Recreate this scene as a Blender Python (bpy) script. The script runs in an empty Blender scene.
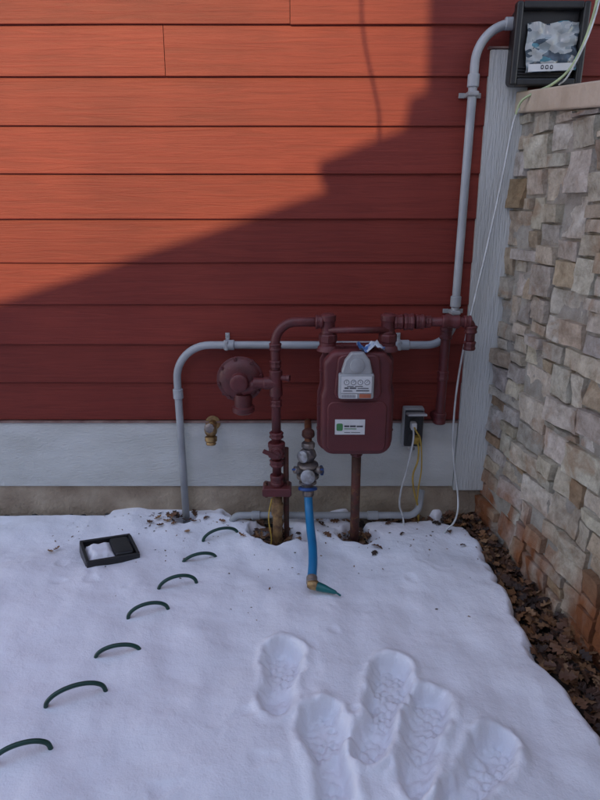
import bpy, bmesh, math, random
import numpy as np
from mathutils import Vector, Matrix, noise
random.seed(7)
rnd = random.uniform
scene = bpy.context.scene
PI = math.pi

# ------------------------------------------------------------------ materials
def new_mat(name):
    m = bpy.data.materials.new(name); m.use_nodes = True
    nt = m.node_tree
    return m, nt, nt.nodes, nt.links, nt.nodes['Principled BSDF']

def mat(name, col, rough=0.5, metal=0.0, col2=None, nscale=20, namt=1.0, bump=0.0, bscale=None, mapscale=(1,1,1), spec=0.5, coords='Object', detail=6, lo=0.35, hi=0.65):
    m, nt, N, L, b = new_mat(name)
    b.inputs['Roughness'].default_value = rough
    b.inputs['Metallic'].default_value = metal
    b.inputs['Specular IOR Level'].default_value = spec
    tc = N.new('ShaderNodeTexCoord'); mp = N.new('ShaderNodeMapping')
    mp.inputs['Scale'].default_value = mapscale
    L.new(tc.outputs[coords], mp.inputs['Vector'])
    if col2 is None:
        col2 = tuple(c*0.72 for c in col)
    nz = N.new('ShaderNodeTexNoise'); nz.inputs['Scale'].default_value = nscale
    nz.inputs['Detail'].default_value = detail
    L.new(mp.outputs[0], nz.inputs['Vector'])
    cr = N.new('ShaderNodeValToRGB')
    cr.color_ramp.elements[0].position = lo; cr.color_ramp.elements[1].position = hi
    cr.color_ramp.elements[0].color = (*col2, 1); cr.color_ramp.elements[1].color = (*col, 1)
    L.new(nz.outputs['Fac'], cr.inputs[0]); L.new(cr.outputs[0], b.inputs['Base Color'])
    if bump > 0:
        n2 = N.new('ShaderNodeTexNoise'); n2.inputs['Scale'].default_value = bscale or nscale*3
        n2.inputs['Detail'].default_value = 5
        L.new(mp.outputs[0], n2.inputs['Vector'])
        bp = N.new('ShaderNodeBump'); bp.inputs['Strength'].default_value = bump
        bp.inputs['Distance'].default_value = 0.01
        L.new(n2.outputs['Fac'], bp.inputs['Height']); L.new(bp.outputs[0], b.inputs['Normal'])
    return m

def weathered(name, base, dark, chalk, rust, rough=.5, scale=9, rust_lo=.62, bscale=180, bump=.25):
    """old enamel: tone drift, chalky fading on upward parts, specks of rust"""
    m, nt, N, L, b = new_mat(name)
    tc=N.new('ShaderNodeTexCoord')
    def nz(s,d=6,r=.6):
        n=N.new('ShaderNodeTexNoise'); n.inputs['Scale'].default_value=s; n.inputs['Detail'].default_value=d; n.inputs['Roughness'].default_value=r
        L.new(tc.outputs['Object'],n.inputs['Vector']); return n
    def ramp(n,a,b_,ca=(0,0,0,1),cb=(1,1,1,1)):
        c=N.new('ShaderNodeValToRGB'); c.color_ramp.elements[0].position=a; c.color_ramp.elements[1].position=b_
        c.color_ramp.elements[0].color=ca; c.color_ramp.elements[1].color=cb; L.new(n,c.inputs[0]); return c
    def mixc(f,a,bc):
        x=N.new('ShaderNodeMix'); x.data_type='RGBA'; L.new(f,x.inputs['Factor']); L.new(a,x.inputs['A']); x.inputs['B'].default_value=(*bc,1); return x.outputs['Result']
    c=ramp(nz(scale).outputs['Fac'],.35,.65,(*dark,1),(*base,1)).outputs[0]
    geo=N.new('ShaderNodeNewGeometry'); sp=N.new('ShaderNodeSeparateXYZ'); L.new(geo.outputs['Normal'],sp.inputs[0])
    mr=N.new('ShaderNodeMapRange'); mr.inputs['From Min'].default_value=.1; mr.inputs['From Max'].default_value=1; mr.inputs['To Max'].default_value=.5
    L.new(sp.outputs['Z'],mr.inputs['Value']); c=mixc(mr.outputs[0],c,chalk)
    c=mixc(ramp(nz(38,8,.7).outputs['Fac'],rust_lo,rust_lo+.08).outputs[0],c,rust)
    L.new(c,b.inputs['Base Color']); b.inputs['Roughness'].default_value=rough
    bp=N.new('ShaderNodeBump'); bp.inputs['Strength'].default_value=bump; bp.inputs['Distance'].default_value=.006
    L.new(nz(bscale,4).outputs['Fac'],bp.inputs['Height']); L.new(bp.outputs[0],b.inputs['Normal'])
    return m
M_red = weathered('painted_pipe_red',(.108,.0165,.0175),(.064,.0125,.013),(.16,.042,.040),(.11,.045,.022),.46,14,.64)
M_redm = weathered('meter_red',(.112,.0170,.0190),(.080,.0135,.015),(.17,.045,.045),(.10,.035,.022),.5,7,.70,260)
M_rust = weathered('rusty_red',(.10,.024,.017),(.055,.030,.020),(.13,.045,.035),(.14,.06,.025),.78,28,.54,120,.5)
M_pvc = mat('grey_pvc', (.36,.375,.385), .45, col2=(.28,.295,.305), nscale=8, bump=.05)
M_galv = mat('galvanised', (.42,.43,.45), .45, metal=.7, col2=(.22,.21,.19), nscale=40, bump=.3)
M_yel = mat('bare_pipe', (.33,.20,.08), .6, metal=.2, col2=(.12,.06,.03), nscale=35, bump=.3)
M_brass = mat('brass', (.42,.28,.12), .45, metal=.75, col2=(.20,.12,.06), nscale=40, bump=.2)
M_brz = mat('bronze', (.30,.25,.21), .45, metal=.6, col2=(.12,.11,.12), nscale=30, bump=.3)
M_blue = mat('blue_hose_rubber', (.008,.17,.36), .4, col2=(.007,.13,.30), nscale=10)
M_bluep = mat('blue_plastic', (.02,.07,.24), .4)
M_teal = mat('teal_plastic', (.0,.13,.13), .4)
M_green = mat('green_hose', (.008,.055,.038), .38, col2=(.008,.038,.028), nscale=12)
M_black = mat('black_plastic', (.010,.010,.011), .4, col2=(.016,.016,.016), nscale=12, bump=.15)
M_dark = mat('dark_grey', (.03,.03,.032), .6)
M_white = mat('white_plastic', (.62,.63,.63), .45, col2=(.52,.52,.52), nscale=12)
M_lgrey = mat('light_grey_plastic', (.35,.36,.36), .4, col2=(.27,.27,.27), nscale=12)
M_cordw = mat('white_cord', (.58,.60,.59), .5)
M_cordg = mat('pale_green_cord', (.44,.52,.28), .5)
M_cordy = mat('yellow_cord', (.50,.33,.05), .5)
M_lab = mat('sticker_white', (.60,.61,.60), .35, col2=(.54,.54,.54))
M_labg = mat('sticker_green', (.05,.20,.06), .4)
M_labo = mat('sticker_orange', (.45,.13,.06), .4)
M_ink = mat('ink', (.05,.05,.06), .5)
M_trim = mat('white_trim_paint', (.54,.555,.53), .6, col2=(.43,.44,.41), nscale=3.5, bump=.5, bscale=60, mapscale=(1,1,2.5), lo=.25, hi=.6)
M_trimv = mat('white_trim_paint_v', (.54,.555,.53), .6, col2=(.44,.45,.42), nscale=5, bump=.6, bscale=45, mapscale=(3,3,.35), lo=.25, hi=.6)
M_found = mat('concrete_foundation', (.42,.35,.26), .9, col2=(.25,.195,.14), nscale=6, bump=.6, bscale=70)
M_flash = mat('metal_flashing', (.26,.17,.14), .5, col2=(.15,.07,.06), nscale=15)
M_mort = mat('mortar', (.38,.35,.30), .95, col2=(.26,.23,.19), nscale=18, bump=.8, bscale=120)
M_cap = mat('cap_stone', (.52,.43,.33), .85, col2=(.40,.32,.23), nscale=7, bump=.5, bscale=60)
M_soil = mat('soil', (.050,.036,.026), .95, col2=(.018,.014,.011), nscale=35, bump=1.0, bscale=90)

def siding_mat():
    m, nt, N, L, b = new_mat('red_lap_siding')
    tc = N.new('ShaderNodeTexCoord')
    geo = N.new('ShaderNodeAttribute'); geo.attribute_name = 'Col'
    mp = N.new('ShaderNodeMapping'); mp.inputs['Scale'].default_value = (1.6, 1, 34)
    L.new(tc.outputs['Object'], mp.inputs[0])
    addv = N.new('ShaderNodeVectorMath'); addv.operation = 'ADD'
    sc = N.new('ShaderNodeVectorMath'); sc.operation = 'SCALE'; sc.inputs['Scale'].default_value = 37
    L.new(geo.outputs['Color'], sc.inputs[0]); L.new(mp.outputs[0], addv.inputs[0]); L.new(sc.outputs[0], addv.inputs[1])
    n1 = N.new('ShaderNodeTexNoise'); n1.inputs['Scale'].default_value = 2.2; n1.inputs['Detail'].default_value = 8
    n1.inputs['Roughness'].default_value = .62; n1.inputs['Distortion'].default_value = 1.2
    L.new(addv.outputs[0], n1.inputs['Vector'])
    n2 = N.new('ShaderNodeTexNoise'); n2.inputs['Scale'].default_value = 1.7; n2.inputs['Detail'].default_value = 4
    L.new(tc.outputs['Object'], n2.inputs['Vector'])
    cr = N.new('ShaderNodeValToRGB')
    cr.color_ramp.elements[0].position=.3; cr.color_ramp.elements[1].position=.7
    cr.color_ramp.elements[0].color=(.150,.0215,.0155,1); cr.color_ramp.elements[1].color=(.205,.033,.0215,1)
    L.new(n2.outputs['Fac'], cr.inputs[0])
    mix = N.new('ShaderNodeMix'); mix.data_type='RGBA'; mix.blend_type='MULTIPLY'; mix.inputs['Factor'].default_value=1
    cr2 = N.new('ShaderNodeValToRGB')
    cr2.color_ramp.elements[0].position=.3; cr2.color_ramp.elements[1].position=.6
    cr2.color_ramp.elements[0].color=(.76,.76,.78,1); cr2.color_ramp.elements[1].color=(1,1,1,1)
    L.new(n1.outputs['Fac'], cr2.inputs[0])
    L.new(cr.outputs[0], mix.inputs['A']); L.new(cr2.outputs[0], mix.inputs['B'])
    hs = N.new('ShaderNodeHueSaturation'); 
    sep = N.new('ShaderNodeSeparateColor'); L.new(geo.outputs['Color'], sep.inputs[0])
    mr = N.new('ShaderNodeMapRange'); mr.inputs['To Min'].default_value=.9; mr.inputs['To Max'].default_value=1.1
    L.new(sep.outputs[0], mr.inputs['Value']); L.new(mr.outputs[0], hs.inputs['Value'])
    L.new(mix.outputs['Result'], hs.inputs['Color']); L.new(hs.outputs[0], b.inputs['Base Color'])
    bp = N.new('ShaderNodeBump'); bp.inputs['Strength'].default_value=.5; bp.inputs['Distance'].default_value=.004
    L.new(n1.outputs['Fac'], bp.inputs['Height']); L.new(bp.outputs[0], b.inputs['Normal'])
    b.inputs['Roughness'].default_value=.6
    b.inputs['Specular IOR Level'].default_value=.25
    return m
M_siding = siding_mat()

def stone_mat():
    m, nt, N, L, b = new_mat('ledge_stone')
    at = N.new('ShaderNodeAttribute'); at.attribute_name='Col'
    tc = N.new('ShaderNodeTexCoord')
    n1 = N.new('ShaderNodeTexNoise'); n1.inputs['Scale'].default_value=18; n1.inputs['Detail'].default_value=10; n1.inputs['Roughness'].default_value=.75
    L.new(tc.outputs['Object'], n1.inputs['Vector'])
    cr = N.new('ShaderNodeValToRGB'); cr.color_ramp.elements[0].position=.34; cr.color_ramp.elements[1].position=.64
    cr.color_ramp.elements[0].color=(.56,.50,.43,1); cr.color_ramp.elements[1].color=(1.14,1.12,1.08,1)
    L.new(n1.outputs['Fac'], cr.inputs[0])
    mx = N.new('ShaderNodeMix'); mx.data_type='RGBA'; mx.blend_type='MULTIPLY'; mx.inputs['Factor'].default_value=1
    L.new(at.outputs['Color'], mx.inputs['A']); L.new(cr.outputs[0], mx.inputs['B'])
    n5 = N.new('ShaderNodeTexNoise'); n5.inputs['Scale'].default_value=8; n5.inputs['Detail'].default_value=9; n5.inputs['Distortion'].default_value=.8
    L.new(tc.outputs['Object'], n5.inputs['Vector'])
    c5 = N.new('ShaderNodeValToRGB'); c5.color_ramp.elements[0].position=.57; c5.color_ramp.elements[1].position=.70
    c5.color_ramp.elements[1].color=(.55,.55,.55,1)
    L.new(n5.outputs['Fac'], c5.inputs[0])
    mx5 = N.new('ShaderNodeMix'); mx5.data_type='RGBA'
    L.new(c5.outputs[0], mx5.inputs['Factor']); L.new(mx.outputs['Result'], mx5.inputs['A']); mx5.inputs['B'].default_value=(.36,.20,.10,1)
    sx = N.new('ShaderNodeSeparateXYZ'); L.new(tc.outputs['Object'], sx.inputs[0])
    mr = N.new('ShaderNodeMapRange'); mr.inputs['From Min'].default_value=.33; mr.inputs['From Max'].default_value=.12
    L.new(sx.outputs['Z'], mr.inputs['Value'])
    mpn = N.new('ShaderNodeMapping'); mpn.inputs['Scale'].default_value=(1,1,.22)
    L.new(tc.outputs['Object'], mpn.inputs[0])
    n3 = N.new('ShaderNodeTexNoise'); n3.inputs['Scale'].default_value=7; n3.inputs['Detail'].default_value=6
    L.new(mpn.outputs[0], n3.inputs['Vector'])
    c3 = N.new('ShaderNodeValToRGB'); c3.color_ramp.elements[0].position=.30; c3.color_ramp.elements[1].position=.54
    L.new(n3.outputs['Fac'], c3.inputs[0])
    mu = N.new('ShaderNodeMath'); mu.operation='MULTIPLY'
    L.new(mr.outputs[0], mu.inputs[0]); L.new(c3.outputs[0], mu.inputs[1])
    mx2 = N.new('ShaderNodeMix'); mx2.data_type='RGBA'
    L.new(mu.outputs[0], mx2.inputs['Factor']); L.new(mx5.outputs['Result'], mx2.inputs['A'])
    mxr = N.new('ShaderNodeMix'); mxr.data_type='RGBA'; mxr.inputs['A'].default_value=(.14,.04,.015,1); mxr.inputs['B'].default_value=(.42,.15,.045,1)
    L.new(n1.outputs['Fac'], mxr.inputs['Factor']); L.new(mxr.outputs['Result'], mx2.inputs['B'])
    L.new(mx2.outputs['Result'], b.inputs['Base Color'])
    n2 = N.new('ShaderNodeTexNoise'); n2.inputs['Scale'].default_value=40; n2.inputs['Detail'].default_value=10; n2.inputs['Roughness'].default_value=.7
    L.new(tc.outputs['Object'], n2.inputs['Vector'])
    bp = N.new('ShaderNodeBump'); bp.inputs['Strength'].default_value=1; bp.inputs['Distance'].default_value=.018
    L.new(n2.outputs['Fac'], bp.inputs['Height']); L.new(bp.outputs[0], b.inputs['Normal'])
    b.inputs['Roughness'].default_value=.9
    return m
M_stone = stone_mat()

def snow_mat():
    m, nt, N, L, b = new_mat('snow')
    tc = N.new('ShaderNodeTexCoord')
    n1 = N.new('ShaderNodeTexNoise'); n1.inputs['Scale'].default_value=3; n1.inputs['Detail'].default_value=5
    L.new(tc.outputs['Object'], n1.inputs['Vector'])
    cr = N.new('ShaderNodeValToRGB'); cr.color_ramp.elements[0].position=.3; cr.color_ramp.elements[1].position=.7
    cr.color_ramp.elements[0].color=(.80,.80,.84,1); cr.color_ramp.elements[1].color=(.88,.87,.91,1)
    L.new(n1.outputs['Fac'], cr.inputs[0]); L.new(cr.outputs[0], b.inputs['Base Color'])
    n2 = N.new('ShaderNodeTexNoise'); n2.inputs['Scale'].default_value=190; n2.inputs['Detail'].default_value=2
    n3 = N.new('ShaderNodeTexNoise'); n3.inputs['Scale'].default_value=13; n3.inputs['Detail'].default_value=6; n3.inputs['Roughness'].default_value=.55
    L.new(tc.outputs['Object'], n2.inputs['Vector']); L.new(tc.outputs['Object'], n3.inputs['Vector'])
    ad = N.new('ShaderNodeMath'); ad.operation='MULTIPLY_ADD'; ad.inputs[1].default_value=.11
    L.new(n2.outputs['Fac'], ad.inputs[0]); L.new(n3.outputs['Fac'], ad.inputs[2])
    bp = N.new('ShaderNodeBump'); bp.inputs['Strength'].default_value=.6; bp.inputs['Distance'].default_value=.016
    L.new(ad.outputs[0], bp.inputs['Height']); L.new(bp.outputs[0], b.inputs['Normal'])
    b.inputs['Roughness'].default_value=.6
    b.inputs['Specular IOR Level'].default_value=.3
    return m
M_snow = snow_mat()

def leaf_mat():
    m, nt, N, L, b = new_mat('dry_leaf')
    at = N.new('ShaderNodeAttribute'); at.attribute_name='Col'
    L.new(at.outputs['Color'], b.inputs['Base Color']); b.inputs['Roughness'].default_value=.7
    return m
M_leaf = leaf_mat()

# ------------------------------------------------------------------ helpers
def empty(name, loc=(0,0,0)):
    e = bpy.data.objects.new(name, None); e.location = loc; e.empty_display_size=.1
    scene.collection.objects.link(e); return e

def mesh_obj(name, verts, faces, m, parent=None, smooth=False, cols=None):
    me = bpy.data.meshes.new(name); me.from_pydata([tuple(v) for v in verts], [], faces); me.update()
    if smooth:
        me.polygons.foreach_set('use_smooth', [True]*len(me.polygons))
    if cols is not None:
        ca = me.color_attributes.new('Col','FLOAT_COLOR','POINT')
        ca.data.foreach_set('color', np.array(cols, dtype=np.float32).ravel())
    me.materials.append(m)
    o = bpy.data.objects.new(name, me); scene.collection.objects.link(o)
    if parent:
        o.parent = parent; o.matrix_parent_inverse = Matrix.Translation(parent.location).inverted()
    return o

def bevel(o, w, seg=2, angle=35):
    md = o.modifiers.new('b','BEVEL'); md.width=w; md.segments=seg; md.limit_method='ANGLE'; md.angle_limit=math.radians(angle)
    try: o.data.polygons.foreach_set('use_smooth',[True]*len(o.data.polygons))
    except: pass
    md.harden_normals = True
    return o

def box(name, lo, hi, m, parent=None, bev=0.0, rot=None, seg=2):
    x0,y0,z0 = lo; x1,y1,z1 = hi
    v=[Vector(p) for p in [(x0,y0,z0),(x1,y0,z0),(x1,y1,z0),(x0,y1,z0),(x0,y0,z1),(x1,y0,z1),(x1,y1,z1),(x0,y1,z1)]]
    if rot is not None:
        c = (Vector(lo)+Vector(hi))/2
        v = [c + rot@(p-c) for p in v]
    f=[(0,3,2,1),(4,5,6,7),(0,1,5,4),(1,2,6,5),(2,3,7,6),(3,0,4,7)]
    o = mesh_obj(name, v, f, m, parent)
    if bev>0: bevel(o,bev,seg)
    return o

def fillet(pts, r, n=8):
    pts=[Vector(p) for p in pts]; out=[pts[0]]
    for i in range(1,len(pts)-1):
        p=pts[i]; a=pts[i-1]-p; b=pts[i+1]-p
        rr=r[i] if isinstance(r,dict) and i in r else (r if not isinstance(r,dict) else .03)
        la,lb=a.length,b.length; a.normalize(); b.normalize()
        ang=a.angle(b)
        if ang>PI-.02: out.append(p); continue
        d=min(rr/math.tan(ang/2), la*.49 if i>1 else la*.98, lb*.49 if i<len(pts)-2 else lb*.98)
        rad=d*math.tan(ang/2)
        c=p+(a+b).normalized()*(rad/math.sin(ang/2))
        s=p+a*d-c; e=p+b*d-c
        tot=s.angle(e)
        for k in range(n+1):
            t=k/n
            out.append(c+(s*math.sin((1-t)*tot)+e*math.sin(t*tot))/math.sin(tot))
    out.append(pts[-1]); return out

def smooth_path(pts, sub=10):
    P=[Vector(p) for p in pts]; P=[P[0]*2-P[1]]+P+[P[-1]*2-P[-2]]; out=[]
    for i in range(1,len(P)-2):
        for k in range(sub):
            t=k/sub; a,b,c,d=P[i-1],P[i],P[i+1],P[i+2]
            out.append(.5*((2*b)+(c-a)*t+(2*a-5*b+4*c-d)*t*t+(3*b-a-3*c+d)*t**3))
    out.append(P[-2]); return out

def tube(name, path, r, m, parent=None, seg=16, caps=True, rf=None):
    path=[Vector(p) for p in path]; n=len(path)
    tang=[]
    for i in range(n):
        a=path[max(i-1,0)]; b=path[min(i+1,n-1)]; tang.append((b-a).normalized())
    up=Vector((0,0,1)) if abs(tang[0].z)<.9 else Vector((1,0,0))
    nx=tang[0].cross(up).normalized()
    V=[];F=[]
    for i in range(n):
        t=tang[i]; nx=(nx-t*nx.dot(t)).normalized(); ny=t.cross(nx)
        rr=r if rf is None else rf(i/(n-1))
        for k in range(seg):
            a=2*PI*k/seg; V.append(path[i]+nx*math.cos(a)*rr+ny*math.sin(a)*rr)
    for i in range(n-1):
        for k in range(seg):
            a=i*seg+k; b=i*seg+(k+1)%seg
            F.append((a,b,b+seg,a+seg))
    o_f=len(F)
    if caps:
        F.append(tuple(range(seg-1,-1,-1))); F.append(tuple((n-1)*seg+k for k in range(seg)))
    o=mesh_obj(name,V,F,m,parent)
    sm=[True]*o_f+[False]*(len(F)-o_f); o.data.polygons.foreach_set('use_smooth',sm)
    return o

def lathe(name, origin, axis, prof, m, parent=None, seg=28, bev=0):
    axis=Vector(axis).normalized(); origin=Vector(origin)
    up=Vector((0,0,1)) if abs(axis.z)<.9 else Vector((1,0,0))
    nx=axis.cross(up).normalized(); ny=axis.cross(nx)
    V=[];F=[]
    for (r,h) in prof:
        for k in range(seg):
            a=2*PI*k/seg; V.append(origin+axis*h+nx*math.cos(a)*r+ny*math.sin(a)*r)
    n=len(prof)
    for i in range(n-1):
        for k in range(seg):
            a=i*seg+k; b=i*seg+(k+1)%seg
            F.append((a,a+seg,b+seg,b))
    F.append(tuple(range(seg))); F.append(tuple((n-1)*seg+k for k in range(seg-1,-1,-1)))
    o=mesh_obj(name,V,F,m,parent)
    bm=bmesh.new(); bm.from_mesh(o.data); bmesh.ops.recalc_face_normals(bm,faces=bm.faces); bm.to_mesh(o.data); bm.free()
    bevel(o, bev if bev else .0012, 2, 30 if seg>8 else 25)
    return o

def prism(name, outline, ya, yb, m, parent=None, bev=.0, seg=3):
    n=len(outline)
    V=[(x,ya,z) for x,z in outline]+[(x,yb,z) for x,z in outline]
    F=[tuple(range(n)), tuple(range(2*n-1,n-1,-1))]+[(i,i+n,(i+1)%n+n,(i+1)%n) for i in range(n)]
    o=mesh_obj(name,V,F,m,parent)
    bm=bmesh.new(); bm.from_mesh(o.data); bmesh.ops.recalc_face_normals(bm,faces=bm.faces); bm.to_mesh(o.data); bm.free()
    if bev>0: bevel(o,bev,seg,50)
    return o

def round_outline(pts, r, n=6):
    P=[Vector((p[0],0,p[1])) for p in pts]; out=[]
    N_=len(P)
    for i in range(N_):
        p=P[i]; a=P[i-1]-p; b=P[(i+1)%N_]-p; la,lb=a.length,b.length; a.normalize(); b.normalize()
        rr=r[i] if isinstance(r,(list,tuple)) else r
        ang=a.angle(b); d=min(rr/math.tan(ang/2), la*.49, lb*.49); rad=d*math.tan(ang/2)
        c=p+(a+b).normalized()*(rad/math.sin(ang/2)); s=p+a*d-c; e=p+b*d-c; tot=s.angle(e)
        for k in range(n+1):
            t=k/n; q=c+(s*math.sin((1-t)*tot)+e*math.sin(t*tot))/math.sin(tot); out.append((q.x,q.z))
    return out

def sstep(a,b,x):
    t=np.clip((x-a)/(b-a),0,1); return t*t*(3-2*t)

# ------------------------------------------------------------------ house
house = empty('red_house',(0,0,0))
PITCH=.172; Z0=.466
V=[];F=[];C=[]
def add_board(xa,xb,z0,ph):
    steps=max(2,int((xb-xa)/.12)); base=len(V)
    col=(random.random(),random.random(),random.random(),1)
    dz=rnd(-.0012,.0012); dy=rnd(-.0012,.0012)
    prof=[(-.0075,0.001),(-.0195,0),(-.0212,.002),(-.0212,.0045),(-.0095,PITCH+.018),(-.003,PITCH+.018)]
    for i in range(steps+1):
        x=xa+(xb-xa)*i/steps
        w=noise.noise(Vector((x*1.3,z0*9,3)))*.0025
        wy=noise.noise(Vector((x*1.1,z0*7,9)))*.0016
        for (y,z) in prof:
            V.append((x,y+dy+wy,z0+z+dz+w)); C.append(col)
    k=len(prof)
    for i in range(steps):
        for j in range(k-1):
            a=base+i*k+j; F.append((a,a+1,a+1+k,a+k))
    F.append(tuple(base+j for j in range(k-1,-1,-1))); F.append(tuple(base+steps*k+j for j in range(k)))
joints={8:[-.507],9:[-.037],10:[-1.2,1.0],1:[-2.1],3:[-1.9],5:[-2.5],0:[-3]}
for k in range(0,16):
    js=[-4.5]+joints.get(k,[])+[4.5]
    for a,b in zip(js[:-1],js[1:]):
        add_board(a+.0012,b-.0012,Z0+k*PITCH,k)
o=mesh_obj('lap_siding',V,F,M_siding,house,cols=C)
bm=bmesh.new(); bm.from_mesh(o.data); bmesh.ops.recalc_face_normals(bm,faces=bm.faces); bm.to_mesh(o.data); bm.free()
box('wall_core',(-4.5,0,-.3),(4.5,5,3.22),M_dark,house)
box('foundation',(-4.5,-.006,-.4),(4.5,-.001,.150),M_found,house)
box('trim_band',(-4.5,-.024,.138),(.708,-.0015,.452),M_trim,house,bev=.003)
box('drip_flashing',(-4.5,-.034,.454),(.708,-.002,.462),M_flash,house,bev=.001)
box('corner_trim',(.710,-.031,.120),(.86,-.0012,1.930),M_trimv,house,bev=.003)
box('corner_trim_cap',(.700,-.036,1.9315),(.87,-.0014,1.939),M_flash,house,bev=.001)
prism('roof',[(-4.8,3.225),(4.8,3.225),(4.8,3.36),(-4.8,3.36)],-.25,5.2,M_dark,house,bev=.01)

# ------------------------------------------------------------------ stone wall
swall = empty('stone_wall',(.85,-.5,0))
D=Vector((.14,-1,0)).normalized(); Nn=Vector((-1,-.14,0)).normalized(); P0=Vector((.85,-.004,0))
LEN=2.7
def SW(s,n,z): return P0+D*s+Nn*n+Vector((0,0,z))
ztop=lambda s:1.715-.10*s
pal=[((.60,.54,.45),5),((.63,.60,.54),6),((.53,.44,.33),3),((.43,.31,.20),.9),((.36,.21,.11),.45),((.46,.43,.39),1.8),((.68,.63,.54),5),((.56,.47,.37),3)]
V=[];F=[];C=[]
def stone(s0,s1,z0,z1):
    g=.004; s0+=g;s1-=g;z0+=g*.8;z1-=g*.8
    if s1-s0<.02 or z1-z0<.012: return
    c=random.choices([p[0] for p in pal],[p[1] for p in pal])[0]
    f=rnd(.80,1.12); c=(c[0]*f,c[1]*f*rnd(.97,1.03),c[2]*f*rnd(.92,1.05),1)
    nx=max(4,int((s1-s0)/.013)); nz=max(4,int((z1-z0)/.013)); off=rnd(.000,.030); tx=rnd(-.14,.14); tz=rnd(-.22,.22)
    base=len(V); sd=rnd(0,99)
    js=[rnd(-.005,.005) for _ in range(4)]; jz=[rnd(-.004,.004) for _ in range(4)]
    for j in range(nz+1):
        for i in range(nx+1):
            u=i/nx; v=j/nz
            e=min(i,nx-i); e2=min(j,nz-j)
            s=s0+(s1-s0)*u+(js[0]*(1-u)*(1-v)+js[1]*u*(1-v)+js[2]*(1-u)*v+js[3]*u*v)
            zz=z0+(z1-z0)*v+(jz[0]*(1-u)*(1-v)+jz[1]*u*(1-v)+jz[2]*(1-u)*v+jz[3]*u*v)
            q=Vector((s*9,zz*9,sd))
            fac=noise.noise(q*1.7); fac=round(fac*5)/5*.6+fac*.4   # chipped facets
            n=off+tx*(s-(s0+s1)/2)+tz*(zz-(z0+z1)/2)+fac*.013+noise.noise(q*4)*.005
            if e==0 or e2==0: n=-.012
            if e==1: s+=(-1 if u<.5 else 1)*(s1-s0)/nx*.86
            if e2==1: zz+=(-1 if v<.5 else 1)*(z1-z0)/nz*.86
            s+=noise.noise(q*2+Vector((5,0,0)))*.003; zz+=noise.noise(q*2+Vector((0,5,0)))*.003
            V.append(SW(s,n,zz)); C.append(c)
    for j in range(nz):
        for i in range(nx):
            a=base+j*(nx+1)+i; F.append((a,a+nx+1,a+nx+2,a+1))
cs,cz=.025,.0235
NS=int(LEN/cs); NZ=int(1.9/cz)
occ=np.zeros((NZ+8,NS),bool)
for j in range(NZ):
    i=0
    while i<NS:
        if occ[j,i]: i+=1; continue
        run=1
        while i+run<NS and not occ[j,i+run] and run<16: run+=1
        h_=random.choices([1,2,3,4,5,6],[.5,3.5,4,4,2,.8])[0]
        w_=random.choice([5,6,7,8,9,10]) if h_<4 else random.choice([4,5,6,7,8])
        if run-w_<3: w_=run if run<=w_+3 else w_
        w_=min(w_,run)
        occ[j:j+h_,i:i+w_]=True
        za=-.14+j*cz; zb=za+h_*cz; a=i*cs; b=(i+w_)*cs
        zb=min(zb,ztop((a+b)/2)-.003)
        if zb-za>.018: stone(a,b,za,zb)
        i+=w_
st=mesh_obj('stones',V,F,M_stone,swall,cols=C)
bm=bmesh.new(); bm.from_mesh(st.data); bm.normal_update()
rev=[f for f in bm.faces if f.normal.dot(Nn)<-.3]
if len(rev)>len(bm.faces)*.5: bmesh.ops.reverse_faces(bm,faces=bm.faces)
for e in bm.edges:
    if len(e.link_faces)==2 and e.calc_face_angle(0)>math.radians(38): e.smooth=False
bm.to_mesh(st.data); bm.free()
st.data.polygons.foreach_set('use_smooth',[True]*len(st.data.polygons))
def slab(name,n0,n1,zb,zt,m,bev,s0=0,s1=LEN):
    v=[]
    for s in (s0,s1):
        for n_,zz in ((n0,zb),(n1,zb),(n1,zt),(n0,zt)):
            v.append(SW(s,n_,zz(s)))
    f=[(0,1,2,3),(7,6,5,4),(0,4,5,1),(1,5,6,2),(2,6,7,3),(3,7,4,0)]
    o=mesh_obj(name,v,f,m,swall)
    bm=bmesh.new(); bm.from_mesh(o.data); bmesh.ops.recalc_face_normals(bm,faces=bm.faces); bm.to_mesh(o.data); bm.free()
    if bev: bevel(o,bev,3)
    return o
slab('mortar_core',-.34,.0,lambda s:-.3,lambda s:ztop(s),M_mort,0)
slab('cap_a',-.38,.035,lambda s:ztop(s)+.001,lambda s:ztop(s)+.075,M_cap,.008,.0,.78)
slab('cap_b',-.38,.035,lambda s:ztop(s)+.001,lambda s:ztop(s)+.075,M_cap,.008,.786,1.7)
slab('cap_c',-.38,.035,lambda s:ztop(s)+.001,lambda s:ztop(s)+.075,M_cap,.008,1.706,LEN)

# ------------------------------------------------------------------ ground and snow
def lines(a,b,step,far,grow=1.25):
    L_=list(np.arange(a,b+1e-9,step)); s=step
    lo=[];x=a
    while x>-far: s*=grow; x-=s; lo.append(x)
    s=step; hi=[];x=b
    while x<far: s*=grow; x+=s; hi.append(x)
    return np.array(lo[::-1]+L_+hi)
xs=lines(-1.45,1.15,.005,90); ys=lines(-1.75,.04,.005,90)
X,Y=np.meshgrid(xs,ys)
H=np.zeros_like(X)
def vnoise(X,Y,f,sd):
    r=np.zeros(X.size); xf=X.ravel(); yf=Y.ravel()
    for i in range(xf.size): r[i]=noise.noise(Vector((xf[i]*f,yf[i]*f,sd)))
    return r.reshape(X.shape)
n1=vnoise(X,Y,2.3,1.7); n2=vnoise(X,Y,7,4.1); n3=vnoise(X,Y,26,8.3); n4=vnoise(X,Y,60,2.3); n5=vnoise(X,Y,13,6.1)
H=.024*n1+.015*n2+.0035*n5+.0009*n3
H-=.007*sstep(.30,.7,n5)*sstep(0,.3,n1)
H+= .012*sstep(-.35,-.1,Y)*(X<-.2)
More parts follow.
